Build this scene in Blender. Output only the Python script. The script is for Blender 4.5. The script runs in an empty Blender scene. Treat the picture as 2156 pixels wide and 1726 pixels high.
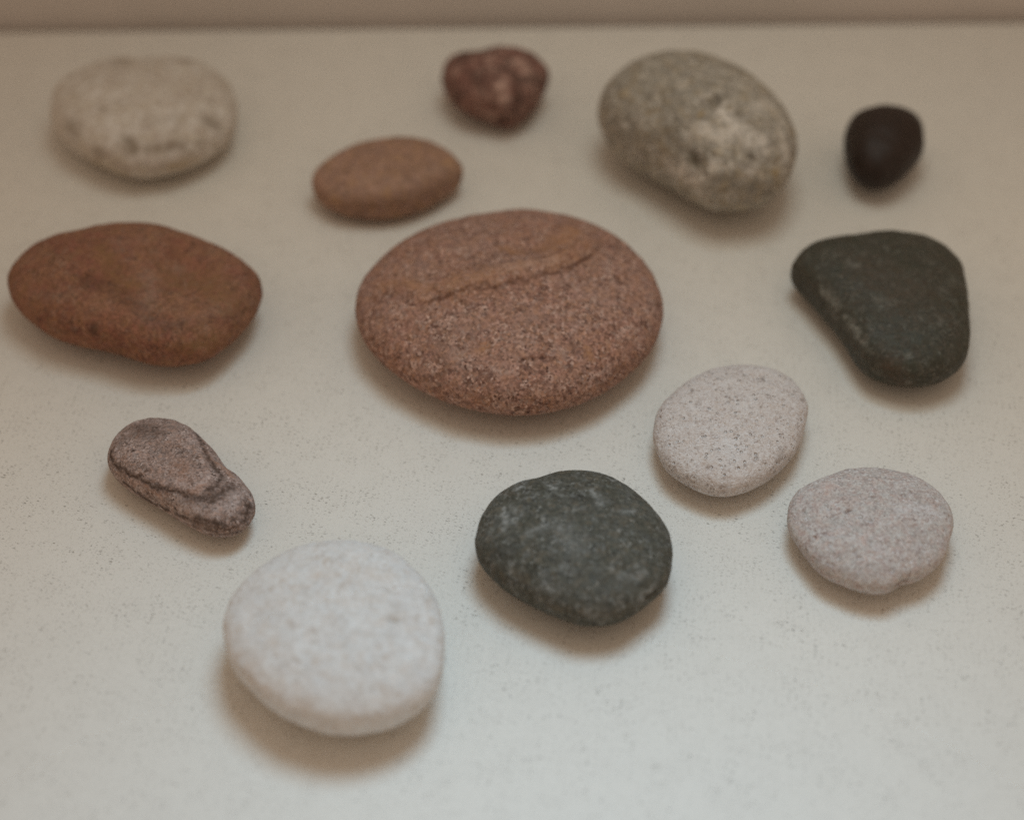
import bpy, math, json
import numpy as np
from mathutils import Vector

# ---------- camera, world, light, exposure ----------
sc = bpy.context.scene
col = sc.collection
ELEV, DIST = math.radians(45.0), 0.45
cd = bpy.data.cameras.new('camera'); cam = bpy.data.objects.new('camera', cd); col.objects.link(cam)
cam.location = (0, -DIST * math.cos(ELEV), DIST * math.sin(ELEV))
cam.rotation_euler = (math.radians(90) - ELEV, 0, 0)
cd.sensor_fit = 'HORIZONTAL'; cd.sensor_width = 56.0
cd.lens = 28.0 / (math.tan(math.radians(14.0)) * 2156.0 / 1726.0)
cd.clip_start = 0.01; cd.clip_end = 20
cd.dof.use_dof = True; cd.dof.focus_distance = 0.4225; cd.dof.aperture_fstop = 7.1
sc.camera = cam

w = bpy.data.worlds.new('World'); sc.world = w; w.use_nodes = True
bg = w.node_tree.nodes['Background']
bg.inputs['Color'].default_value = (0.408, 0.313, 0.236, 1); bg.inputs['Strength'].default_value = 1.0

def soft_lamp(name, loc, aim, radius, cone, energy, color):
    ld = bpy.data.lights.new(name, 'SPOT'); lo = bpy.data.objects.new(name, ld); col.objects.link(lo)
    ld.shadow_soft_size = radius; ld.spot_size = math.radians(cone); ld.spot_blend = 1.0; ld.energy = energy; ld.color = color
    lo.location = loc; lo.rotation_euler = (Vector(aim) - Vector(loc)).to_track_quat('-Z', 'Y').to_euler()
soft_lamp('overhead_light', (0.05, 0.09, 0.50), (0.04, 0.00, 0), 0.125, 82, 2.12, (0.83, 0.94, 0.90))
soft_lamp('window_light', (0.07, 0.09, 0.50), (0.00, -0.25, 0), 0.12, 57, 6.8, (0.43, 0.735, 1.0))

sc.view_settings.view_transform = 'Standard'; sc.view_settings.look = 'None'
sc.view_settings.exposure = 0.0; sc.view_settings.gamma = 1.0
sc.render.engine = 'CYCLES'
sc.cycles.use_denoising = False

# ---------- geometry: stones as numpy point sets (metres) ----------
def _hash3(ix, iy, iz, seed):
    n = (ix * 73856093) ^ (iy * 19349663) ^ (iz * 83492791) ^ (seed * 2654435761)
    n = (n ^ (n >> 13)) * 1274126177 & 0x7fffffff
    n = (n ^ (n >> 16)) * 668265263 & 0x7fffffff
    return ((n ^ (n >> 15)) & 0xffffff) / float(0x7fffff) - 1.0

def vnoise(p, seed=0):
    """smooth value noise in -1..1 for an (n,3) array"""
    f = np.floor(p); t = p - f; i = f.astype(np.int64); t = t * t * t * (t * (t * 6 - 15) + 10)
    out = 0.0
    for a in (0, 1):
        wa = t[:, 0] if a else 1 - t[:, 0]
        for b in (0, 1):
            wb = t[:, 1] if b else 1 - t[:, 1]
            for c in (0, 1):
                wc = t[:, 2] if c else 1 - t[:, 2]
                out = out + wa * wb * wc * _hash3(i[:, 0] + a, i[:, 1] + b, i[:, 2] + c, seed)
    return out

def fbm(p, octaves, seed=0, gain=0.5):
    out = 0.0; amp = 1.0; q = p.copy()
    for o in range(octaves):
        out = out + amp * vnoise(q, seed + o * 17); q = q * 2.03 + 5.7; amp *= gain
    return out

def sphere_grid(n):
    """cube sphere: unit directions and quads, shared vertices"""
    t = np.tan(np.linspace(-np.pi / 4, np.pi / 4, n + 1)); u, v = np.meshgrid(t, t, indexing='ij'); o = np.ones_like(u)
    pts = []; quads = []; base = 0
    k = np.arange((n + 1) * (n + 1)).reshape(n + 1, n + 1)
    q = np.stack([k[:-1, :-1], k[1:, :-1], k[1:, 1:], k[:-1, 1:]], -1).reshape(-1, 4)
    for (a, b, c, flip) in ((o, u, v, 0), (-o, u, v, 1), (u, o, v, 1), (u, -o, v, 0), (u, v, o, 0), (u, v, -o, 1)):
        pts.append(np.stack([a, b, c], -1).reshape(-1, 3)); quads.append((q[:, ::-1] if flip else q) + base); base += (n + 1) ** 2
    p = np.concatenate(pts); p /= np.linalg.norm(p, axis=1)[:, None]; q = np.concatenate(quads)
    _, idx, inv = np.unique(np.round(p, 6), axis=0, return_index=True, return_inverse=True)
    return p[idx], inv.reshape(-1)[q]

def radial(theta, r):
    """periodic Catmull-Rom through the outline radii"""
    n = len(r); x = (theta % (2 * np.pi)) / (2 * np.pi) * n; i = np.floor(x).astype(int); t = x - i; r = np.asarray(r)
    a, b, c, d = r[(i - 1) % n], r[i % n], r[(i + 1) % n], r[(i + 2) % n]
    return b + 0.5 * t * (c - a + t * (2 * a - 5 * b + 4 * c - d + t * (3 * (b - c) + d - a)))

def body(dirs, P, R):
    """the pebble's shape round its own centre: outline R(theta), domed top and belly"""
    th = np.arctan2(dirs[:, 1], dirs[:, 0]); rho = np.hypot(dirs[:, 0], dirs[:, 1]); z = dirs[:, 2]
    n = P.get('n', 2.4)
    k = (rho ** n + np.abs(z) ** n) ** (-1.0 / n)
    rr = k * rho; zz = k * z
    F = np.fft.rfft(R); F[4:] = 0; Rlow = np.fft.irfft(F, len(R))
    w = np.clip((rr - 0.35) / 0.6, 0, 1); w = w * w * (3 - 2 * w)
    rad = radial(th, Rlow) * (1 - w) + radial(th, R) * w
    x = rad * rr * np.cos(th); y = rad * rr * np.sin(th)
    T = P['T']; ht = T * P.get('up', 0.5); hb = T - ht
    zc = np.where(zz > 0, zz * ht, zz * hb)
    s = float(np.mean(R))
    u = x / s; v = y / s
    tx, ty = P.get('tilt', (0, 0))
    top = np.clip(zz, 0, 1)
    for (bx, by, sg, am) in P.get('bumps', ()):
        zc = zc + am * T * top * np.exp(-((u - bx) ** 2 + (v - by) ** 2) / (2 * sg * sg))
    zc = zc + (tx * u + ty * v) * T
    p = np.stack([x, y, zc], 1)
    q = p / s
    nr = dirs
    lump = P.get('lump', 0.02)
    d = lump * s * fbm(q * P.get('lumpscale', 1.6), 3, P.get('seed', 1))
    return p + nr * d[:, None] * np.array([1, 1, 0.8])

def settle(p):
    """lowest point on the table"""
    q = p.copy(); q[:, 2] -= np.partition(q[:, 2], 30)[30]; return q

def poly_dist(p, line):
    line = np.asarray(line, float)
    if len(line) == 1: return np.linalg.norm(p - line[0], axis=1), np.zeros(len(p))
    best = np.full(len(p), 1e9); par = np.zeros(len(p))
    L = 0.0
    tot = np.linalg.norm(np.diff(line, axis=0), axis=1).sum()
    for a, b in zip(line[:-1], line[1:]):
        ab = b - a; l2 = float(ab @ ab); l = l2 ** .5
        t = np.clip(((p - a) @ ab) / max(l2, 1e-12), 0, 1)
        d = np.linalg.norm(p - (a + t[:, None] * ab), axis=1)
        m = d < best; best[m] = d[m]; par[m] = (L + t[m] * l) / tot; L += l
    return best, par


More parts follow.
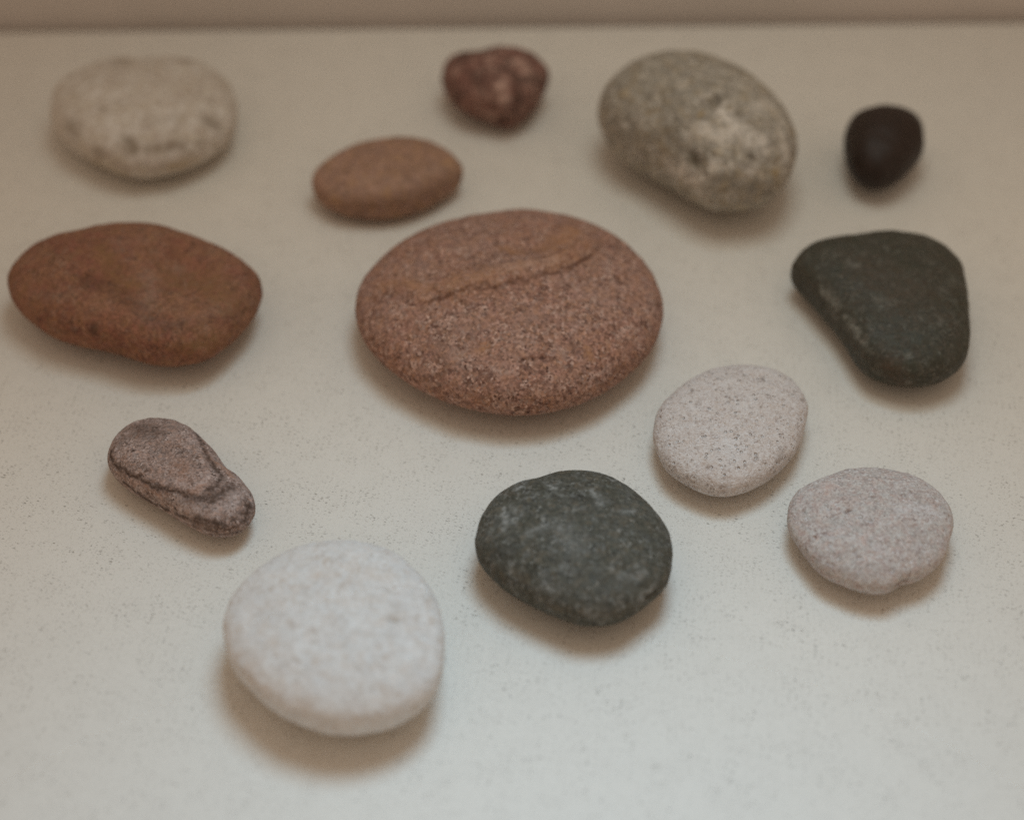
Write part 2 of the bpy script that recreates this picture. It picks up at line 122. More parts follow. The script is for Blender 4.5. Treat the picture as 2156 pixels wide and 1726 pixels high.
DATA = json.loads(r'''{"s1": {"pos": [-0.1184,0.12385],"T": 0.02114,"R": [29.72,29.49,29.44,29.56,29.65,29.47,29.27,29.15,29.19,29.01,28.73,28.61,27.99,27.25,26.63,25.85,24.99,24.61,25.19,26.55,27.9,29.03,29.84,30.41,30.73,30.98,31.27,31.62,31.67,31.19,30.59,30.04,29.62,29.25,28.51,27.8,27.22,26.67,26.31,26.18,25.93,25.73,25.81,26.07,26.32,26.72,27.33,28.11,28.86,29.24,29.41,29.59,29.74,29.75,29.71,29.88,30.06,30.09,30.02,29.97,30.04,30.12,30.22,30.02],"n": 2.6,"lump": 0.02,"seed": 11,"marks": [[[[1.08,-28.46,13.79],[7.54,-28.09,12.94],[14.37,-25.77,12.97]],1.4,2,0.5,0],[[[-12.45,-22.0,7.95],[-2.99,-27.14,7.55]],2,1,0.6,0],[[[4.67,-17.77,20.01],[15.12,-14.24,19.84]],2,0,0.18,0],[[[-0.32,-24.41,17.82],[1.74,-26.66,16.55]],2.4,0,0.75,0.8],[[[6.44,-26.46,16.41],[12.79,-25.01,15.92],[15.42,-23.42,15.94]],1.9,0,0.55,0.5],[[[23.73,-12.92,17.21],[25.5,-12.83,15.95]],2.4,0,0.65,0.8],[[[-20.78,-13.31,16.28],[-18.93,-15.88,15.78]],2.8,0,0.5,0.4],[[[-10.25,-23.85,13.33]],2.2,0,0.5,0],[[[12.25,-26.97,10.35],[18.2,-23.26,8.78]],2.0,1,0.7,0],[[[-10.14,16.28,20.07],[-6.84,14.76,20.56]],2.0,0,0.35,0],[[[11.75,16.57,19.9]],2.2,0,0.4,0],[[[3.14,-27.94,15.15],[14.45,-25.42,13.92]],1.0,2,0.4,0],[[[24.38,-15.99,15.27]],1.3,2,0.5,0],[[[21.02,-20.53,14.41]],1.4,0,0.45,0]]},"s2": {"pos": [-0.00538,0.14119],"T": 0.02015,"R": [16.37,16.65,17.31,17.82,17.4,16.77,15.94,15.02,13.97,13.5,13.87,14.48,14.8,14.66,14.41,14.17,13.65,13.05,12.77,12.72,12.76,12.95,13.7,14.82,16.2,17.29,17.88,18.36,18.39,18.04,17.63,17.37,17.07,16.79,16.33,15.66,15.15,14.94,14.81,14.65,14.59,14.25,14.29,14.59,14.65,14.7,14.98,15.4,16.0,16.78,17.33,17.38,17.05,16.61,16.34,16.15,16.11,15.98,15.63,15.52,15.34,15.31,15.5,16.01],"n": 2.6,"lump": 0.07,"seed": 18,"marks": [[[[6.63,-0.34,19.76],[10.62,-3.67,17.91]],1.9,2,0.95,0],[[[1.9,-12.87,18.93],[2.77,-16.19,15.04]],1.9,2,0.75,0],[[[-13.06,-3.12,18.09]],1.7,2,0.4,0],[[[-2.03,-6.67,20.43]],1.3,2,0.5,0],[[[12.75,-8.24,13.76]],1.2,2,0.4,0],[[[-10.92,3.43,19.32],[-7.38,4.18,19.71]],2.4,0,0.6,0],[[[2.33,-5.62,20.77],[7.5,-8.94,17.84],[14.15,-3.53,14.74]],1.6,0,0.6,0.3],[[[7.53,-13.37,15.19]],2.0,0,0.5,0],[[[-2.07,-1.06,20.8]],1.4,2,0.3,0]]},"s3": {"pos": [-0.03884,0.09548],"T": 0.01392,"R": [23.17,23.37,23.06,22.63,22.01,21.51,20.91,20.41,19.93,19.4,18.98,18.52,17.98,17.49,17.19,16.87,16.38,15.92,15.58,15.4,15.4,15.55,15.87,16.21,16.42,16.66,17.06,17.74,18.49,19.29,20.14,21.11,22.11,22.72,23.13,23.28,23.02,22.64,22.04,21.5,20.96,20.23,19.53,18.92,18.27,17.86,17.58,17.29,17.12,16.89,16.68,16.57,16.48,16.39,16.41,16.5,16.74,17.14,17.54,18.28,19.11,19.93,21.07,22.32],"n": 3.1,"lump": 0.02,"seed": 25,"marks": [[[[-16.54,-12.98,10.41],[-8.16,-13.68,12.5],[0.04,-13.8,12.61],[10.09,-9.59,12.96],[19.27,-1.19,12.3]],1.5,2,0.22,0.0],[[[-10.59,-15.2,11.1],[-5.68,-16.5,10.06],[0.04,-16.46,10.03]],2.4,0,0.3,0.1],[[[2.48,-15.72,10.49],[8.13,-13.63,10.92],[16.12,-8.44,10.04]],2.4,0,0.3,0.1],[[[-14.87,-14.75,9.2]],1.6,1,0.7,0],[[[-5.83,-10.31,13.51],[8.07,-9.89,13.19],[16.03,-2.96,13.07]],2.4,2,0.22,0],[[[0.88,-14.55,12.16]],1.4,1,0.6,0],[[[19.25,-0.0,12.44]],2.4,1,0.5,0]]},"s4": {"pos": [0.05839,0.10694],"T": 0.03623,"R": [28.01,27.26,26.52,26.09,25.74,25.47,25.44,25.52,25.69,25.98,26.45,27.09,27.85,28.7,29.54,30.42,31.36,32.4,33.18,33.58,33.82,34.0,34.23,34.23,33.86,33.72,33.59,33.17,32.88,32.52,31.54,30.63,29.65,28.32,27.09,26.19,24.89,23.74,22.96,22.63,22.53,22.68,23.08,23.75,24.68,26.08,28.03,30.19,32.59,34.34,35.3,36.25,37.18,37.57,37.42,36.67,35.6,34.45,33.27,32.33,31.54,30.49,29.46,28.7],"n": 2.15,"lump": 0.02,"seed": 32,"marks": [[[[-4.9,-25.6,25.85],[-3.55,-28.09,24.52]],2.0,0,0.95,1.2],[[[1.78,-11.96,34.91],[6.13,-8.69,35.4]],2,0,0.5,0],[[[9.53,-16.51,33.9]],2,0,0.55,0],[[[19.66,-15.6,31.24]],1.4,0,0.5,0],[[[10.47,-30.66,26.77]],1.5,0,0.6,0],[[[19.72,-23.28,28.37]],1.4,0,0.5,0],[[[3.86,-33.69,22.73],[12.51,-33.69,20.62]],3.0,0,0.4,0],[[[8.43,-25.03,31.0]],1.3,0,0.4,0],[[[20.19,-29.69,22.53]],2,1,0.7,0],[[[-2.36,-15.21,33.39]],1.2,1,1,0],[[[-23.76,1.29,29.36]],2,1,0.5,0],[[[5.04,-15.73,34.07],[8.03,-21.33,32.54],[4.46,-24.21,31.1]],3,2,0.8,0],[[[-2.06,-20.17,31.66],[4.45,-24.83,30.79]],2.4,2,0.6,0],[[[10.75,-23.78,31.49],[15.95,-24.95,29.59]],3,2,0.7,0],[[[-10.43,-22.2,18.36],[-4.12,-29.55,19.6]],3,2,0.6,0],[[[2.07,-31.23,25.76]],2.4,2,0.5,0],[[[-3.9,-29.64,16.79]],1.6,2,0.5,0],[[[21.87,-19.58,28.47],[23.56,-23.68,24.44]],2.5,2,0.5,0],[[[13.24,-13.59,33.95],[18.65,-8.19,32.32]],2.5,2,0.35,0],[[[12.28,-31.85,24.83]],2.5,2,0.5,0],[[[-25.58,11.29,28.19],[-23.26,-8.9,20.84],[-9.63,-20.26,25.48],[-11.71,-12.37,30.39],[-14.5,2.86,33.85]],5,0,0.22,0]]},"s5": {"pos": [0.11733,0.10779],"T": 0.0205,"R": [12.88,13.14,13.47,13.94,14.45,14.96,15.47,15.88,16.1,16.21,16.18,16.11,16.01,15.79,15.49,15.27,15.13,14.97,14.75,14.58,14.47,14.35,14.19,14.02,13.78,13.46,13.19,12.92,12.65,12.43,12.29,12.28,12.38,12.56,12.88,13.31,13.82,14.43,15.15,16.0,16.98,17.82,18.45,18.83,19.05,19.09,18.63,17.8,16.81,15.92,15.02,14.09,13.43,13.02,12.63,12.28,12.0,11.85,11.83,11.88,12.07,12.36,12.57,12.7],"n": 2.2,"lump": 0.02,"seed": 39,"marks": []},"s6": {"pos": [-0.10702,0.03681],"T": 0.02187,"R": [35.32,34.77,33.89,33.02,31.82,30.59,29.33,28.22,27.07,26.26,25.74,25.12,24.6,24.43,24.6,24.92,25.38,25.84,26.32,26.91,27.64,28.37,28.97,29.64,30.39,31.89,33.95,35.73,36.79,37.28,37.23,37.01,35.77,34.05,32.44,30.96,29.61,28.49,27.42,26.24,25.35,24.48,23.93,23.58,23.25,23.09,23.32,23.85,24.56,25.6,26.95,28.21,29.44,30.84,32.51,33.81,34.57,34.84,34.93,34.89,34.86,35.18,35.51,35.36],"n": 2.4,"lump": 0.03,"up": 0.55,"bumps": [[0.42,-0.05,0.33,-0.24],[-0.55,0.1,0.35,0.1],[-0.2,-0.35,0.2,-0.1],[0.1,0.45,0.3,0.08]],"seed": 46,"marks": [[[[6.19,-19.84,18.8],[13.39,-22.01,18.3],[21.46,-19.46,17.97],[28.6,-12.96,16.64]],1.5,2,0.18,0],[[[-26.1,-8.5,17.69],[-19.58,-11.78,19.08],[-14.89,-12.12,19.84]],2.0,2,0.18,0],[[[-11.71,-7.71,21.45],[-8.79,-8.5,20.64]],2.2,0,0.45,0.4],[[[-0.77,-23.48,13.18],[-0.97,-22.74,7.19]],1.2,0,0.35,0.3],[[[-12.45,-7.59,21.56],[-9.58,-7.07,21.4],[-5.95,-7.49,20.5],[-1.98,-10.24,19.16],[1.62,-13.78,19.37],[5.9,-17.63,19.32],[10.76,-21.03,18.64],[15.28,-22.76,17.96]],2.2,0,0.28,0.35],[[[15.28,-22.76,17.96],[20.55,-21.27,17.69],[25.56,-18.59,16.69],[30.34,-13.32,15.49],[33.65,-7.13,14.53]],1.4,0,0.2,0.15],[[[-8.1,-19.7,15.22],[-7.85,-20.62,13.56]],1.3,0,0.7,0.2],[[[4.25,-2.56,19.51],[6.46,-5.01,18.63],[7.06,-11.1,18.91],[6.71,-15.69,19.56]],2.4,2,0.35,0],[[[12.4,1.93,17.66]],2,2,0.3,0],[[[26.51,-22.36,8.63]],1.1,2,0.6,0],[[[-3.33,6.51,23.25]],3,2,0.25,0],[[[-8.08,3.94,23.92],[-1.69,-6.58,19.98],[1.98,-7.06,19.43]],3,1,0.5,0],[[[12.15,-2.01,17.07],[20.04,-3.65,17.47],[28.49,-12.08,16.88]],5,1,0.45,0],[[[25.73,-22.95,13.66],[18.97,-26.34,14.35]],3,1,0.5,0],[[[28.29,-17.94,15.13],[32.85,-11.13,13.51]],0.7,0,0.45,0.2]]},"s7": {"pos": [-0.0005,0.02981],"T": 0.02288,"R": [43.04,43.1,43.04,43.04,42.87,42.68,42.53,42.48,42.43,42.54,42.58,42.55,42.46,42.03,41.66,41.31,40.89,40.33,39.97,39.98,40.02,40.46,41.01,41.36,41.66,41.96,42.07,42.18,42.64,43.31,43.88,44.16,43.78,42.99,42.42,41.98,41.37,40.78,39.95,39.22,38.83,38.68,38.47,38.49,38.7,39.04,39.53,39.65,39.81,40.07,40.31,40.47,40.14,39.96,40.19,40.15,40.0,40.2,40.71,41.32,41.81,42.14,42.36,42.68],"n": 2.3,"lump": 0.018,"up": 0.6,"seed": 53,"marks": [[[[-26.23,-9.31,20.55],[-19.57,-9.71,21.97],[-12.95,-7.76,22.85],[-8.2,-6.63,23.28],[-3.48,-6.06,23.53],[1.28,-4.27,23.7],[6.94,-2.17,23.6],[12.19,-0.26,23.26],[17.61,2.78,22.7],[21.61,7.07,21.93],[24.22,12.41,21.25]],0.9,0,0.0,0.0],[[[-13.01,-5.25,23.01],[-7.34,-3.07,23.55],[-1.62,-0.37,23.81],[7.01,1.99,23.68],[12.81,4.41,23.26],[18.74,8.07,22.37],[22.77,12.92,21.48]],3.0,1,0.4,0],[[[10.49,11.14,23.0],[14.52,15.68,22.35],[18.16,22.39,20.78]],3.0,1,0.6,0],[[[-35.32,-0.37,18.77],[-29.51,0.25,20.73],[-22.46,-6.65,21.7]],2.5,1,0.45,0],[[[-8.45,-26.99,19.82],[-6.16,-26.19,20.31]],1.4,1,0.7,0],[[[21.14,-25.42,18.36],[21.53,-27.24,17.57]],1.4,1,0.7,0],[[[-1.66,11.47,23.34],[3.2,9.94,23.31]],1.6,1,0.6,0],[[[-2.6,9.27,23.55],[2.23,10.84,23.24],[7.54,10.51,23.14]],1.5,0,0.15,0.0],[[[24.22,12.41,21.25],[25.99,17.61,20.21],[24.72,23.58,19.13]],1.3,0,0.35,0.3],[[[-33.71,-3.81,19.23],[-27.68,-8.0,20.36]],1.3,0,0.3,0.2],[[[-1.62,-0.37,23.81],[12.79,3.29,23.27]],2.2,2,0.2,0],[[[-15.76,-7.69,22.59],[-8.31,-4.3,23.42],[-1.61,-1.08,23.8],[7.01,1.99,23.68],[14.79,6.56,22.96],[19.86,13.09,21.9]],3.4,1,0.42,-1.3],[[[10.55,14.59,22.67],[14.06,19.38,21.9],[17.68,22.79,20.76]],2.2,1,0.35,-0.5],[[[-8.36,3.54,23.65],[-3.57,8.06,23.63],[2.23,10.35,23.3],[8.06,10.43,23.15],[12.51,14.62,22.58]],1.7,0,0.22,0.6],[[[3.56,-30.81,19.41]],0.9,0,1.6,0.8],[[[6.03,-30.12,19.55]],0.8,0,1.6,0.8],[[[8.35,-29.81,19.51]],0.95,0,1.6,0.9],[[[28.38,-17.56,18.78]],1.1,0,0.5,0.1],[[[29.9,-4.07,20.08]],1.0,0,0.35,0],[[[16.93,-25.13,19.46],[17.86,-27.03,18.67]],1.4,0,0.45,0.1],[[[-7.97,-33.62,17.3],[-3.83,-34.34,17.39]],0.8,0,0.6,0.2],[[[-4.73,-32.62,18.25],[1.21,-34.23,17.85]],1.2,2,0.4,0],[[[12.29,-26.35,19.91],[14.12,-27.15,19.34]],1.2,2,0.35,0],[[[-15.39,-27.25,18.8],[-13.52,-28.01,18.92]],1.2,2,0.3,0]]},"s8": {"pos": [0.1062,0.03384],"T": 0.01786,"R": [23.35,23.69,24.33,25.2,26.38,27.61,28.73,29.78,30.53,30.83,30.66,30.39,30.16,29.75,29.35,28.96,28.4,28.06,27.89,27.88,28.07,28.53,29.09,29.56,29.76,29.64,29.4,28.66,26.37,23.65,21.78,20.59,19.58,18.82,18.28,17.91,17.76,17.88,18.23,18.84,19.72,20.89,22.54,24.58,26.71,28.45,29.6,30.63,31.47,31.99,32.19,32.01,31.63,31.02,30.15,29.02,27.74,26.37,25.15,24.31,23.77,23.48,23.33,23.25],"n": 2.7,"lump": 0.015,"up": 0.5,"seed": 60,"marks": [[[[-18.22,0.34,13.69],[-16.54,-3.51,13.65],[-15.17,-7.01,13.33]],1.3,2,0.34,0],[[[-13.31,-11.3,13.76],[-12.1,-15.46,13.66],[-10.97,-19.69,13.67],[-9.95,-21.99,13.88]],1.3,2,0.42,0],[[[-17.08,-4.6,11.2],[-15.4,-8.55,10.84]],1.4,2,0.18,0],[[[-10.28,8.28,17.56],[-8.73,6.43,17.67]],0.9,2,0.28,0],[[[-5.45,-7.55,17.72],[-1.22,-10.19,18.09]],1.0,2,0.22,0],[[[1.04,-27.68,14.81]],0.9,2,0.35,0],[[[1.1,-31.62,8.39]],0.9,2,0.3,0],[[[10.62,-14.7,17.31],[10.87,-17.55,16.99]],0.9,2,0.2,0],[[[19.16,2.46,15.72]],2,2,0.12,0],[[[-3.59,4.35,17.95],[5.82,-4.68,18.08],[3.36,-8.14,18.18]],7,1,0.25,0],[[[-4.36,-29.25,11.95],[-0.71,-31.28,8.57]],3,1,0.5,0]]},"s9": {"pos": [0.05793,-0.01369],"T": 0.01378,"R": [19.63,20.36,21.28,22.21,22.93,23.58,24.16,24.7,25.15,25.36,25.16,24.9,24.54,23.78,23.03,22.41,22.02,21.58,21.01,20.5,20.03,19.58,19.2,18.97,18.88,18.91,19.06,19.2,19.35,19.5,19.73,20.05,20.35,20.7,21.05,21.38,21.7,22.12,22.62,23.05,23.28,23.38,23.52,23.68,23.88,23.97,23.83,23.41,22.69,21.88,21.16,20.54,19.93,19.41,18.94,18.53,18.26,18.11,18.04,18.1,18.3,18.54,18.85,19.17],"n": 2.4,"lump": 0.012,"seed": 67,"marks": [[[[19.38,7.05,10.43]],0.7,0,0.5,0.2],[[[4.91,-14.73,11.99]],0.55,0,0.6,0.3],[[[-10.09,-4.18,13.32]],0.45,0,0.5,0.2],[[[12.41,-10.9,10.56],[10.79,-13.95,9.85]],0.9,0,0.4,0.15],[[[8.95,-12.95,11.4]],0.6,0,0.4,0.1],[[[-7.76,-18.37,11.35]],0.5,0,0.6,0.2],[[[-12.46,-19.5,5.35]],0.5,0,0.6,0.2],[[[-5.51,-22.75,8.93],[-2.44,-22.72,8.9]],0.6,0,0.35,0.1],[[[4.13,-16.22,11.63]],0.45,0,0.5,0.2],[[[-3.17,-12.15,13.11],[-1.62,-15.3,12.58]],3,2,0.3,0]]},"s10": {"pos": [0.08972,-0.04833],"T": 0.0127,"R": [20.38,20.78,21.07,21.37,21.62,21.72,21.71,21.56,21.27,20.96,20.59,20.25,20.01,19.81,19.69,19.56,19.36,19.2,19.09,18.86,18.55,18.47,18.68,19.03,19.43,19.82,20.21,20.47,20.62,20.7,20.68,20.67,20.6,20.32,20.03,19.86,19.71,19.68,19.84,20.11,20.31,20.26,20.16,20.12,20.23,20.42,20.51,20.56,20.39,19.9,18.97,18.33,18.31,18.43,18.58,18.75,18.85,18.88,18.96,19.05,19.07,19.17,19.44,19.87],"n": 2.4,"lump": 0.014,"up": 0.45,"seed": 74,"marks": [[[[3.8,-18.42,6.48],[5.81,-17.36,6.7]],1.5,0,0.25,1.5],[[[-6.14,0.59,12.61]],0.75,0,0.8,1.1],[[[-13.0,-5.66,11.55]],0.6,0,0.45,0.3],[[[-6.7,-12.08,11.61]],0.6,0,0.55,0.3],[[[-2.39,-9.14,12.34]],0.5,0,0.45,0.2],[[[-0.07,11.36,12.14]],0.7,0,0.45,0.2],[[[7.15,7.59,12.42],[10.91,6.67,12.1],[12.53,3.34,11.99]],0.5,0,0.35,0.2],[[[-17.04,-8.35,9.11]],0.9,0,0.4,0.1],[[[5.87,0.43,12.66],[12.74,2.18,11.98],[16.06,0.6,11.18]],1.4,2,0.45,0],[[[-3.94,-8.32,12.38],[-3.81,-10.35,12.16]],0.5,1,0.6,0],[[[-18.92,-4.67,5.4],[-13.56,-14.13,8.84],[-5.04,-18.43,9.47],[1.77,-16.3,10.84]],2.2,0,0.16,0],[[[-9.85,9.5,11.61],[-11.2,6.36,11.82]],2,1,0.35,0]]},"s11": {"pos": [-0.08534,-0.03028],"T": 0.01317,"R": [12.87,12.01,11.52,11.21,10.99,10.82,10.68,10.63,10.7,10.9,11.22,11.64,12.16,12.78,13.58,14.62,15.75,16.99,18.45,19.63,20.74,21.72,22.59,23.38,23.44,23.07,22.6,22.07,21.53,20.8,19.83,18.78,17.36,15.84,14.54,13.48,12.64,12.08,11.59,11.2,10.96,10.79,10.74,10.81,10.99,11.3,11.77,12.39,13.18,14.3,15.58,17.28,19.61,22.03,23.71,25.1,25.56,25.35,24.63,23.39,21.49,19.0,16.97,14.64],"n": 2.4,"lump": 0.015,"up": 0.5,"seed": 81,"marks": [[[[-18.66,5.71,9.33],[-17.57,2.55,9.78],[-16.33,0.67,9.96],[-13.8,-1.53,10.32],[-10.12,-4.33,10.46],[-6.31,-6.93,10.42],[-2.29,-8.98,10.89],[1.72,-10.87,11.69],[4.34,-12.24,11.76]],0.85,0,1.0,0.2],[[[4.34,-12.24,11.76],[6.86,-12.92,11.84],[9.71,-12.68,11.88],[12.16,-11.3,11.87],[14.31,-9.14,11.63]],1.6,0,0.85,0.08],[[[2.83,11.3,10.22],[5.08,7.12,11.12],[7.03,2.33,11.83],[9.07,-1.47,12.33],[11.16,-4.73,12.21],[12.14,-6.66,12.14],[10.77,-9.08,12.27],[8.62,-11.29,12.19]],0.9,0,0.9,0.12],[[[-12.58,11.73,11.37],[-10.22,11.59,11.87],[-7.16,10.09,12.36]],3.4,0,0.6,0],[[[-15.44,8.95,10.98],[-13.81,10.01,11.32]],1.6,0,0.45,0],[[[-14.4,-2.72,7.07],[-9.5,-6.54,6.15],[-5.3,-9.1,5.35],[-1.25,-12.22,6.67],[3.21,-15.29,7.6],[6.93,-17.5,7.94]],0.75,0,0.9,0.15],[[[5.73,-16.41,8.89],[9.08,-18.26,8.81],[12.51,-18.92,8.85],[15.82,-18.18,9.1],[18.4,-15.56,9.01],[19.9,-12.19,8.49]],1.0,0,0.95,0.15],[[[5.42,-16.74,6.34],[9.38,-18.92,7.02],[13.1,-19.57,7.21],[16.23,-18.98,7.81],[18.85,-16.46,7.85]],0.6,0,0.7,0.15],[[[9.21,-18.78,5.49],[13.0,-19.57,5.95],[16.56,-18.98,6.35]],0.5,0,0.6,0.1],[[[18.08,-11.75,10.16],[19.48,-12.62,8.97]],1.3,0,0.5,0],[[[8.3,0.52,12.01],[11.24,-1.55,11.46],[13.92,-4.17,11.29]],1.0,1,0.7,0],[[[3.01,-11.35,11.86],[6.55,-9.99,12.53],[8.55,-8.67,12.54]],0.8,1,0.6,0],[[[6.58,3.58,11.55],[8.3,0.52,12.01]],0.9,1,0.4,0],[[[-9.02,-5.69,9.96],[-5.78,-8.02,9.63],[-3.62,-9.36,9.67]],0.7,1,0.5,0],[[[8.57,-16.29,10.58],[9.59,-17.4,10.01]],0.7,1,0.4,0],[[[-13.54,11.35,11.22]],0.8,2,0.5,0],[[[7.07,-8.43,12.68],[8.59,-7.12,12.62]],1.2,2,0.35,0],[[[16.11,-10.58,11.05],[14.21,-14.97,10.88]],1.8,2,0.4,0],[[[2.87,-13.15,10.64],[7.06,-15.88,10.48],[10.76,-16.6,10.58]],1.6,2,0.35,0],[[[0.32,-7.1,12.59],[4.09,-9.67,12.53]],0.9,2,0.35,0],[[[0.66,-2.44,12.94],[2.45,-6.32,12.83]],2.6,1,0.35,0]]},"s12": {"pos": [-0.041,-0.08458],"T": 0.0197,"R": [25.45,25.19,24.99,24.85,24.66,24.56,24.66,24.86,25.01,25.19,25.48,25.67,25.72,25.66,25.61,25.62,25.67,25.79,25.9,25.97,26.0,25.95,25.89,25.85,25.84,25.78,25.74,25.87,26.07,26.21,26.2,26.11,25.83,25.4,25.1,24.88,24.73,24.5,24.13,23.93,23.98,24.08,24.18,24.32,24.51,24.69,25.05,25.55,26.03,26.52,26.95,27.2,27.46,27.91,28.27,28.55,28.75,28.79,28.43,27.83,27.13,26.51,26.11,25.76],"n": 2.55,"lump": 0.014,"up": 0.38,"seed": 88,"marks": [[[[14.17,-1.73,18.98]],1.1,0,0.8,0.5],[[[14.58,1.18,18.96]],1.4,0,0.25,0],[[[-12.86,-0.42,19.27]],1.3,0,0.18,0],[[[-5.27,11.43,19.41],[-0.74,10.36,19.6]],1.6,1,0.4,0],[[[7.85,11.7,19.06]],2,1,0.35,0],[[[3.25,-14.53,19.45]],1.2,1,0.3,0],[[[-12.1,-8.12,18.91]],1.4,1,0.4,0],[[[-19.09,-11.02,16.39],[-16.61,-15.16,15.6],[-9.0,-20.41,16.46],[1.28,-24.37,16.21],[13.25,-22.99,16.03],[21.6,-18.43,14.84]],2.2,1,0.12,0]]},"s13": {"pos": [0.01555,-0.05602],"T": 0.01749,"R": [23.8,23.58,23.28,22.75,22.42,22.31,22.28,22.22,22.22,22.35,22.48,22.62,22.76,22.93,23.19,23.27,23.1,22.79,22.56,22.43,22.4,22.53,22.91,23.4,23.88,24.15,24.17,24.15,24.26,24.37,24.5,24.54,24.53,24.36,24.02,23.42,22.78,22.32,21.91,21.51,21.14,20.89,20.82,20.89,21.1,21.46,21.96,22.57,23.19,23.53,24.04,24.52,24.68,24.59,24.41,24.26,24.32,24.55,24.67,24.65,24.57,24.51,24.38,24.1],"n": 2.35,"lump": 0.016,"up": 0.48,"seed": 95,"marks": [[[[-14.87,12.97,15.08],[-13.26,13.34,15.4]],0.8,2,0.47,0],[[[-6.17,13.3,16.35],[-5.4,12.17,16.66]],0.8,2,0.43,0],[[[-17.43,5.6,15.84],[-17.4,0.73,16.13]],1.0,2,0.36,0],[[[-15.21,1.53,16.63]],0.9,2,0.36,0],[[[-16.47,6.27,16.06],[-13.61,2.97,16.91]],1.0,2,0.22,0],[[[-17.69,-0.82,15.97]],0.7,2,0.29,0],[[[-11.43,-3.1,17.21],[-7.36,-1.11,17.77]],1.1,2,0.24,0],[[[4.64,10.08,17.01],[6.11,6.77,17.4]],1.5,2,0.22,0],[[[0.04,6.0,17.79]],0.6,1,0.6,0],[[[13.99,4.8,16.25],[11.07,4.13,17.03]],0.8,2,0.25,0],[[[1.78,-8.77,17.39]],0.7,2,0.29,0],[[[-16.14,-11.91,13.25]],0.9,2,0.25,0],[[[-4.77,-13.46,16.1],[-2.33,-13.98,16.24]],1,2,0.18,0],[[[-7.53,-15.79,14.61],[-5.73,-18.17,13.68]],1.3,2,0.2,0],[[[-3.02,-2.87,17.89],[-0.68,-7.46,17.54]],3,2,0.12,0],[[[2.72,-22.9,11.83],[6.43,-23.28,10.84]],1.8,2,0.16,0],[[[-19.26,-6.35,14.31],[-16.44,-7.18,15.25]],2,0,0.5,0],[[[0.39,7.48,17.58],[2.95,7.53,17.48]],1.8,0,0.5,0],[[[14.56,-19.23,11.08],[16.47,-16.94,12.13],[18.44,-15.2,11.94]],0.8,2,0.32,0],[[[16.51,-17.64,11.02],[18.46,-15.74,11.11]],0.7,0,0.6,0.5],[[[9.87,-15.8,15.58],[15.25,-13.92,14.72]],1.2,2,0.16,0]]}}''')

# ---------- materials ----------
class NT:
    def __init__(s, name):
        s.m = bpy.data.materials.new(name); s.m.use_nodes = True; s.t = s.m.node_tree
        s.b = s.t.nodes['Principled BSDF']; s.tc = s.t.nodes.new('ShaderNodeTexCoord')
    def n(s, kind, ins=None, **props):
        nd = s.t.nodes.new(kind)
        for k, v in props.items(): setattr(nd, k, v)
        for k, v in (ins or {}).items(): s.set(nd.inputs[k], v)
        return nd
    def set(s, inp, v):
        if hasattr(v, 'node'): s.t.links.new(v, inp)
        elif isinstance(v, (tuple, list)) and len(v) == 3 and inp.type == 'RGBA': inp.default_value = (*v, 1)
        else: inp.default_value = v
    def coords(s, mm=1.0, rot=(0, 0, 0), stretch=(1, 1, 1), offset=(0, 0, 0)):
        """object coordinates in units of mm"""
        k = 1000.0 / mm
        r = s.n('ShaderNodeMapping', {'Vector': s.tc.outputs['Object'], 'Rotation': rot}, vector_type='POINT')
        return s.n('ShaderNodeMapping', {'Vector': r.outputs[0], 'Location': offset, 'Scale': tuple(k / q for q in stretch)}).outputs[0]
    def noise(s, mm, detail=3, rough=0.55, **kw):
        return s.n('ShaderNodeTexNoise', {'Vector': s.coords(mm, **kw), 'Scale': 1.0, 'Detail': detail, 'Roughness': rough}).outputs['Fac']
    def ramp(s, fac, lo, hi, a=0.0, b=1.0):
        return s.n('ShaderNodeMapRange', {'Value': fac, 'From Min': lo, 'From Max': hi, 'To Min': a, 'To Max': b}, interpolation_type='SMOOTHSTEP').outputs[0]
    def mix(s, fac, a, b, mode='MIX'):
        nd = s.t.nodes.new('ShaderNodeMix'); nd.data_type = 'RGBA'; nd.blend_type = mode
        for i, v in ((0, fac), (6, a), (7, b)): s.set(nd.inputs[i], v)
        return nd.outputs[2]
    def math(s, op, a, b=0.0, clamp=False):
        return s.n('ShaderNodeMath', {0: a, 1: b}, operation=op, use_clamp=clamp).outputs[0]
    def bump(s, h, mm, strength=1.0, prev=None):
        nd = s.n('ShaderNodeBump', {'Height': h, 'Distance': mm / 1000.0, 'Strength': strength})
        if prev is not None: s.set(nd.inputs['Normal'], prev)
        return nd.outputs[0]

def lin(r, g, b): return (r, g, b)

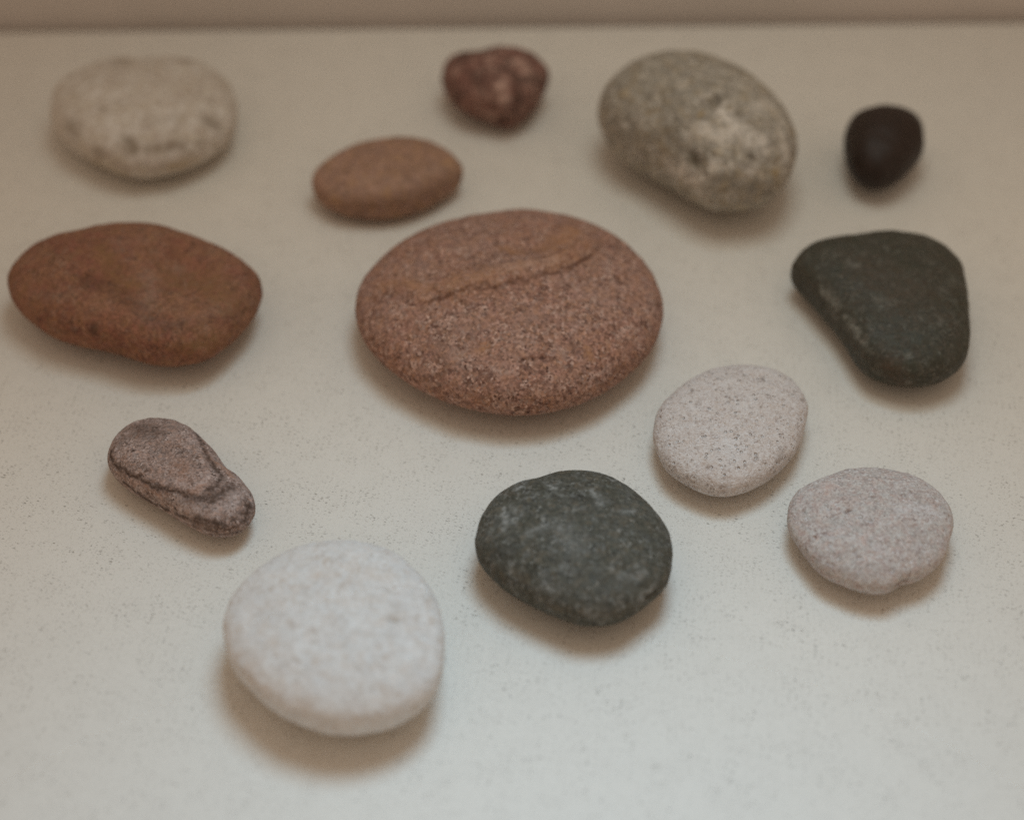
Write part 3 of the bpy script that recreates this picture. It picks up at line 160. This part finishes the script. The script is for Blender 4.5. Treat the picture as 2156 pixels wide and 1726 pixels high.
def stone_material(name, a, b, dark, light, accent, grain=0.8, patch=11.0, dk=0.5, lt=0.35, dthr=0.55, lthr=0.60,
                   rough=0.85, bump=0.12, spec=0.25, pits=0.0, off=0.0, fine=0.35, strata=None, mottle=0.5):
    t = NT(name); o = (off, off * 1.7, -off)
    big = t.ramp(t.noise(patch, 4, 0.6, offset=o), 0.36, 0.64)
    c = t.mix(big, a, b)
    mid = t.ramp(t.noise(patch * 0.28, 4, 0.65, offset=o), 0.3, 0.7)
    c = t.mix(t.math('MULTIPLY', mid, mottle), c, t.mix(0.5, b, accent))
    if strata:
        wv = t.n('ShaderNodeTexNoise', {'Vector': t.coords(strata[0], rot=strata[1], stretch=(9, 9, 1), offset=o), 'Scale': 1.0, 'Detail': 3.0}).outputs['Fac']
        c = t.mix(t.ramp(wv, 0.5, 0.66, 0, strata[2]), c, dark)
    g3 = t.noise(grain * 5.5, 4, 0.65, offset=(off, off + 30, off))
    cover = t.ramp(g3, 0.38, 0.60, 0.12, 1.0)
    warp = t.n('ShaderNodeTexNoise', {'Vector': t.coords(grain * 1.2, offset=o), 'Scale': 1.0, 'Detail': 2.0}).outputs['Color']
    def crystals(size, k, seed):
        vec = t.n('ShaderNodeVectorMath', {0: t.coords(size, offset=(seed, off, seed)), 1: t.n('ShaderNodeVectorMath', {0: warp, 'Scale': 0.8}, operation='SCALE').outputs[0]}, operation='ADD').outputs[0]
        v = t.n('ShaderNodeTexVoronoi', {'Vector': vec, 'Scale': 1.0})
        return t.n('ShaderNodeSeparateColor', {0: v.outputs['Color']}), v
    q1, v1 = crystals(grain * 0.75, 1, 5.0); q2, v2 = crystals(grain * 1.8, 1, 19.0)
    c = t.mix(t.math('MULTIPLY', t.ramp(q2.outputs[0], 0.58, 1.0, 0, dk * 0.75), cover), c, dark)
    c = t.mix(t.math('MULTIPLY', t.ramp(q2.outputs[1], 0.66, 1.0, 0, lt * 0.7), cover), c, light)
    c = t.mix(t.ramp(q2.outputs[2], 0.6, 1.0, 0, 0.3), c, accent)
    c = t.mix(t.math('MULTIPLY', t.ramp(q1.outputs[0], dthr + 0.05, 1.0, 0, dk), cover), c, dark)
    c = t.mix(t.math('MULTIPLY', t.ramp(q1.outputs[1], lthr + 0.05, 1.0, 0, lt), cover), c, light)
    g1 = t.noise(grain, 3, 0.7, offset=o)
    bw = q1.outputs[2]
    c = t.mix(fine * 0.7, c, t.mix(1.0, c, t.n('ShaderNodeCombineColor', {0: bw, 1: bw, 2: bw}).outputs[0], 'OVERLAY'))
    # stone marks (bands, patches, pits), plus highlights and crease shade painted as colour
    at = t.n('ShaderNodeAttribute', attribute_name='marks'); sp = t.n('ShaderNodeSeparateColor', {0: at.outputs['Color']})
    brk = t.math('MULTIPLY', t.ramp(t.noise(grain * 1.3, 4, 0.7, offset=o), 0.36, 0.58, 0.2, 1.0), t.ramp(t.noise(patch * 0.22, 3, 0.6, offset=(off, off, off)), 0.30, 0.52, 0.5, 1.0))
    c = t.mix(t.math('MULTIPLY', sp.outputs[1], brk), c, accent)
    c = t.mix(t.math('MULTIPLY', sp.outputs[2], brk), c, light)
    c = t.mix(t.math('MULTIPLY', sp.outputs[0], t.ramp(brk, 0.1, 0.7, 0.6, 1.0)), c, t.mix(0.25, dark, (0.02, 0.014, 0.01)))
    t.set(t.b.inputs['Base Color'], c)
    rr = t.ramp(mid, 0, 1, rough - 0.06, min(1, rough + 0.06)); t.set(t.b.inputs['Roughness'], rr)
    t.b.inputs['Specular IOR Level'].default_value = spec
    n1 = t.bump(t.noise(patch * 0.35, 4, 0.6, offset=o), bump * 4.0)
    n2 = t.bump(g1, bump * 1.3, 1.0, n1)
    if pits:
        v = t.n('ShaderNodeTexVoronoi', {'Vector': t.coords(pits, offset=o), 'Scale': 1.0}); h = t.ramp(v.outputs['Distance'], 0.06, 0.26)
        n2 = t.bump(h, bump * 2.0, 1.0, n2)
    t.set(t.b.inputs['Normal'], n2)
    return t.m

def table_material():
    t = NT('speckled_laminate')
    big = t.ramp(t.noise(90, 3), 0.3, 0.7)
    c = t.mix(big, (0.800, 0.765, 0.700), (0.780, 0.750, 0.690))
    c = t.mix(t.ramp(t.noise(7, 5, 0.7), 0.42, 0.72, 0, 0.20), c, (0.67, 0.63, 0.57))
    c = t.mix(t.ramp(t.noise(0.9, 3, 0.7), 0.50, 0.72, 0, 0.28), c, (0.60, 0.57, 0.52))
    clump = t.ramp(t.noise(9, 3, 0.6, offset=(5, 5, 5)), 0.3, 0.7, 0.25, 1.0)
    tone = t.ramp(t.noise(2.5, 2, 0.6, offset=(9, 9, 9)), 0.3, 0.7, 0.5, 1.0)
    for cell, sx, sy, thr, s, rot, off in ((0.62, 1.7, 0.70, 0.30, 0.75, -0.35, 3), (0.90, 1.8, 0.62, 0.45, 0.90, -0.12, 17), (0.45, 1.5, 0.75, 0.4, 0.45, -0.6, 41), (1.6, 1.3, 0.55, 0.62, 0.85, -0.4, 77)):
        wv = t.n('ShaderNodeTexNoise', {'Vector': t.coords(cell * 0.8), 'Scale': 1.0, 'Detail': 2.0}).outputs['Color']
        vec = t.n('ShaderNodeVectorMath', {0: t.coords(cell, rot=(0, 0, -rot), stretch=(sx, sy, 1), offset=(off, off, 0)), 1: t.n('ShaderNodeVectorMath', {0: wv, 'Scale': 0.35}, operation='SCALE').outputs[0]}, operation='ADD').outputs[0]
        v = t.n('ShaderNodeTexVoronoi', {'Vector': vec, 'Scale': 1.0, 'Randomness': 1.0}, voronoi_dimensions='2D')
        r = t.n('ShaderNodeSeparateColor', {0: v.outputs['Color']})
        on = t.ramp(r.outputs[0], thr, thr + 0.35)
        rad = t.math('POWER', t.ramp(r.outputs[1], 0, 1, 0.10, 0.42), 1.0)
        spot = t.math('SUBTRACT', 1.0, t.n('ShaderNodeMapRange', {'Value': v.outputs['Distance'], 'From Min': t.math('MULTIPLY', rad, 0.35), 'From Max': t.math('MULTIPLY', rad, 0.65)}).outputs[0], True)
        k = t.math('MULTIPLY', t.math('MULTIPLY', t.math('MULTIPLY', spot, on), s), t.math('MULTIPLY', clump, tone))
        c = t.mix(k, c, (0.15, 0.13, 0.105))
    t.set(t.b.inputs['Base Color'], c)
    t.b.inputs['Roughness'].default_value = 0.55; t.b.inputs['Specular IOR Level'].default_value = 0.35
    t.set(t.b.inputs['Normal'], t.bump(t.noise(1.2, 3), 0.03, 0.6))
    return t.m

def wall_material():
    t = NT('painted_wall')
    c = t.mix(t.ramp(t.noise(60, 3), 0.3, 0.7), (0.66, 0.60, 0.555), (0.62, 0.565, 0.52))
    t.set(t.b.inputs['Base Color'], c); t.b.inputs['Roughness'].default_value = 0.7
    t.set(t.b.inputs['Normal'], t.bump(t.noise(2.0, 3), 0.1, 0.5))
    return t.m

# ---------- the setting ----------
def link(name, verts, faces, mat, smooth=True):
    me = bpy.data.meshes.new(name); me.from_pydata([tuple(v) for v in verts], [], [tuple(f) for f in faces]); me.update()
    if smooth: me.polygons.foreach_set('use_smooth', [True] * len(me.polygons))
    me.materials.append(mat); ob = bpy.data.objects.new(name, me); col.objects.link(ob); return ob

def extrude_profile(name, prof, x0, x1, mat):
    """a closed (y, z) profile swept along x"""
    n = len(prof); v = [(x0, y, z) for y, z in prof] + [(x1, y, z) for y, z in prof]
    f = [(i, (i + 1) % n, n + (i + 1) % n, n + i) for i in range(n)] + [tuple(range(n - 1, -1, -1)), tuple(range(n, 2 * n))]
    ob = link(name, v, f, mat, False)
    for p in ob.data.polygons: p.use_smooth = len(p.vertices) == 4
    ob.data.set_sharp_from_angle(angle=math.radians(40))
    return ob

TILT = math.radians(0.98)          # the back edge runs very slightly askew
EDGE = 0.1938                      # back edge of the table at x = 0
rr = 0.0022
prof = [(-0.85, 0.0)] + [(EDGE - rr + rr * math.sin(a), -rr + rr * math.cos(a)) for a in [i * math.pi / 16 for i in range(9)]] + [(EDGE, -0.03), (-0.85, -0.03)]
table = extrude_profile('tabletop', prof[::-1], -1.1, 1.1, table_material())
table.rotation_euler = (0, 0, TILT); table['kind'] = 'structure'; table['label'] = 'cream laminate tabletop with fine dark flecks under the pebbles'
wm = wall_material()
G = 0.0035
wall = extrude_profile('wall', [(EDGE + G, -0.25), (EDGE + G, 0.26), (EDGE + G + 0.03, 0.26), (EDGE + G + 0.03, -0.25)][::-1], -1.1, 1.1, wm)
wall.rotation_euler = (0, 0, TILT); wall['kind'] = 'structure'; wall['label'] = 'plain brownish wall behind the back edge of the tabletop'

# ---------- the stones ----------
MATS = {
 's1': dict(a=(0.686,0.636,0.579), b=(0.592,0.530,0.468), dark=(0.224,0.158,0.094), light=(0.796,0.734,0.686), accent=(0.469,0.377,0.260), grain=1.2, patch=12, dk=.3, lt=.25, rough=.8),
 's2': dict(a=(0.162,0.086,0.068), b=(0.247,0.130,0.104), dark=(0.057,0.035,0.027), light=(0.627,0.419,0.342), accent=(0.247,0.102,0.077), grain=1.8, patch=5, dk=.8, lt=.6, rough=.7, bump=.25, mottle=.7),
 's3': dict(a=(0.299,0.183,0.139), b=(0.370,0.224,0.176), dark=(0.132,0.074,0.047), light=(0.458,0.312,0.242), accent=(0.422,0.238,0.109), grain=1.1, patch=8, dk=.5, lt=.3, rough=.85, mottle=.7),
 's4': dict(a=(0.342,0.314,0.273), b=(0.445,0.412,0.358), dark=(0.137,0.113,0.082), light=(.80,.73,.65), accent=(0.420,0.299,0.143), grain=1.3, patch=8, dk=.7, lt=.55, rough=.8, bump=0.34, mottle=.4),
 's5': dict(a=(0.028,0.017,0.012), b=(0.024,0.014,0.009), dark=(0.015,0.009,0.007), light=(0.051,0.036,0.032), accent=(0.043,0.022,0.017), grain=.8, patch=8, dk=.3, lt=.2, rough=.55, spec=.35, bump=.05),
 's6': dict(a=(0.259,0.102,0.070), b=(0.302,0.149,0.094), dark=(0.066,0.033,0.024), light=(0.343,0.238,0.186), accent=(0.244,0.132,0.058), grain=.9, patch=9, dk=.5, lt=.3, rough=.85, bump=0.18, mottle=0.6),
 's7': dict(a=(0.353,0.184,0.137), b=(0.344,0.207,0.166), dark=(0.123,0.057,0.040), light=(0.590,0.410,0.338), accent=(0.394,0.198,0.101), grain=.85, patch=12, dk=0.95, lt=0.65, rough=.85, bump=0.2, fine=.5, mottle=.65),
 's8': dict(a=(0.045,0.047,0.032), b=(0.055,0.054,0.040), dark=(0.030,0.029,0.020), light=(0.311,0.299,0.258), accent=(0.089,0.058,0.037), grain=.8, patch=9, dk=.5, lt=.22, rough=.6, spec=.35, bump=.09),
 's9': dict(a=(0.740,0.696,0.673), b=(0.686,0.630,0.604), dark=(0.279,0.202,0.160), light=(0.837,0.835,0.840), accent=(0.651,0.538,0.460), grain=.50, patch=7, dk=.55, lt=.4, dthr=.62, rough=.9, bump=0.2, pits=2.0, fine=.3),
 's10': dict(a=(0.518,0.495,0.468), b=(0.562,0.538,0.517), dark=(0.310,0.213,0.190), light=(0.733,0.718,0.730), accent=(0.592,0.410,0.351), grain=.62, patch=6, dk=0.6, lt=.4, rough=.9, bump=0.15, pits=3.2, mottle=0.6),
 's11': dict(a=(0.421,0.324,0.294), b=(0.322,0.242,0.214), dark=(0.092,0.057,0.041), light=(0.607,0.510,0.482), accent=(0.423,0.238,0.163), grain=.62, patch=5, dk=.8, lt=.6, rough=.85, bump=0.2, fine=.5),
 's12': dict(a=(0.737,0.722,0.700), b=(0.678,0.663,0.646), dark=(0.428,0.330,0.247), light=(0.857,0.820,0.792), accent=(0.673,0.570,0.485), grain=1.1, patch=6, dk=.35, lt=.35, rough=.9, bump=.10, fine=.2),
 's13': dict(a=(0.070,0.068,0.051), b=(0.088,0.088,0.074), dark=(0.036,0.034,0.025), light=(.50,.50,.48), accent=(0.173,0.136,0.092), grain=.9, patch=6, dk=.6, lt=0.22, rough=.75, spec=.3, bump=.10, mottle=.35),
}
LABEL = {
 's1': ('pebble', 'flat pale grey pebble with brown stains at the back left corner'),
 's2': ('pebble', 'small lumpy dark red pebble with pink patches nearest the wall'),
 's3': ('pebble', 'small thin brown oval pebble between the pale grey and large red ones'),
 's4': ('pebble', 'large egg-shaped speckled grey pebble with one dark pit'),
 's5': ('pebble', 'small round nearly black pebble at the back right'),
 's6': ('pebble', 'long rusty red pebble with a shallow hollow at the left edge'),
 's7': ('pebble', 'largest pebble, pinkish red oval with a stepped seam across its top'),
 's8': ('pebble', 'dark green rounded triangular pebble at the right'),
 's9': ('pebble', 'off-white oval pebble with fine pores between the green triangular and pinkish ones'),
 's10': ('pebble', 'pinkish grey flat pebble with a tiny hole and a notched edge'),
 's11': ('pebble', 'brown and mauve bean-shaped pebble with dark bands'),
 's12': ('pebble', 'thick white round pebble nearest the camera'),
 's13': ('pebble', 'dark grey-green round pebble with pale scuffs, in front of the largest one'),
}

def features(key, p, s):
    """stone-specific relief, metres added to z, plus masks"""
    dz = np.zeros(len(p)); m = np.zeros((len(p), 3)); mm = p * 1000.0
    if key == 's7':
        # the raised upper layer whose ragged lip crosses the stone
        line = np.array(DATA['s7']['marks'][0][0]); wob = 1.0 * fbm(mm * 0.45, 3, 90)
        yl = np.interp(mm[:, 0], line[:, 0], line[:, 1]) + wob
        d = mm[:, 1] - yl
        fade = np.clip((mm[:, 0] - line[0, 0] + 4) / 14, 0, 1) * np.clip((line[-1, 0] + 3 - mm[:, 0]) / 5, 0, 1)
        top = np.clip(p[:, 2] / p[:, 2].max() * 3 - 1.6, 0, 1)
        patchy = np.clip(0.5 + 0.9 * fbm(mm * 0.25, 3, 95), 0, 1); rag = 0.5 + 0.5 * np.clip(fbm(mm * 0.16, 2, 97) * 1.4, -1, 1)
        dz += 0.0013 * top * fade * (1 / (1 + np.exp(-d / (0.22 + 0.5 * rag)))) * np.exp(-np.clip(d, 0, None) / 16)
        d2 = d - 8.5 - 1.8 * fbm(mm * 0.12, 2, 98)
        dz -= 0.0008 * top * fade * (1 / (1 + np.exp(-d2 / 0.7)))
        dz += 0.0007 * top * np.clip(d / 2, 0, 1) * np.exp(-np.clip(d - 6, 0, None) / 5) * fbm(mm * 0.4, 3, 99) * fade
        m[:, 1] = np.maximum(m[:, 1], .8 * top * fade * patchy * np.clip(d / .8 + .3, 0, 1) * np.exp(-np.clip(d - 4.5, 0, None) / 4))
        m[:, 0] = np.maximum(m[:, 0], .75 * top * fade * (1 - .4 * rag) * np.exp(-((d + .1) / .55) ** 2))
        m[:, 0] = np.maximum(m[:, 0], .3 * top * fade * np.exp(-((d2 - .5) / 1.0) ** 2))  # shade along the inner ledge, painted into the dark mask
        m[:, 2] = np.maximum(m[:, 2], .10 * top * fade * np.exp(-((d - 2.2) / 1.6) ** 2))
    return dz, m

def build_stone(key, n):
    D = DATA[key]; dirs, quads = sphere_grid(n)
    R = np.array(D['R']) / 1000.0
    p = settle(body(dirs, D, R)); s = float(R.mean())
    mm = p * 1000.0
    warp = np.stack([fbm(mm * 0.55, 3, 200 + i) for i in range(3)], 1) * 0.75
    marks = np.zeros((len(p), 3)); sink = np.zeros(len(p))
    for line, rad, ch, stg, dep in D['marks']:
        d, _ = poly_dist(mm + warp * min(1.0, rad), line)
        f = np.exp(-(d / rad) ** 2)
        marks[:, ch] = np.maximum(marks[:, ch], f * min(1.0, stg * (1.0 if ch == 0 else 1.5)))  # also paints highlights on ridges and rims, shade in creases and front sides
        if dep: sink = sink + f * dep / 1000.0
    dz, m2 = features(key, p, s); marks = np.maximum(marks, m2)
    # outward direction for relief
    nrm = p - np.array([0, 0, p[:, 2].max() * 0.45]); nrm = nrm * np.array([1 / s ** 2, 1 / s ** 2, 4 / p[:, 2].max() ** 2]); nrm /= np.linalg.norm(nrm, axis=1)[:, None]
    up = np.clip(nrm[:, 2] + 0.9, 0, 1)
    micro = (0.16 * fbm(mm * 0.22, 4, 300) + 0.035 * fbm(mm * 1.1, 2, 320)) / 1000.0
    q = p + nrm * ((micro - sink) * up)[:, None]; q[:, 2] += dz
    k = MATS[key]; mat = stone_material('stone_' + LABEL[key][1].split()[0].strip(',') + '_' + key[1:], off=float(D['seed']), **k)
    me = bpy.data.meshes.new('pebble'); me.vertices.add(len(q)); me.vertices.foreach_set('co', q.reshape(-1))
    me.loops.add(quads.size); me.loops.foreach_set('vertex_index', quads.reshape(-1))
    me.polygons.add(len(quads)); me.polygons.foreach_set('loop_start', np.arange(len(quads)) * 4)
    me.update(calc_edges=True); me.polygons.foreach_set('use_smooth', [True] * len(quads))
    at = me.attributes.new('marks', 'FLOAT_COLOR', 'POINT')
    at.data.foreach_set('color', np.concatenate([np.clip(marks, 0, 1), np.ones((len(p), 1))], 1).astype(np.float32).reshape(-1))
    me.materials.append(mat)
    ob = bpy.data.objects.new('pebble', me); col.objects.link(ob)
    ob.location = (D['pos'][0], D['pos'][1], 0.0)
    ob['label'] = LABEL[key][1]; ob['category'] = LABEL[key][0]; ob['group'] = 'pebbles spread out on the tabletop'
    return ob

for key in DATA:
    build_stone(key, {'s7': 190, 's11': 150, 's12': 110, 's13': 120, 's9': 120, 's10': 130}.get(key, 100))
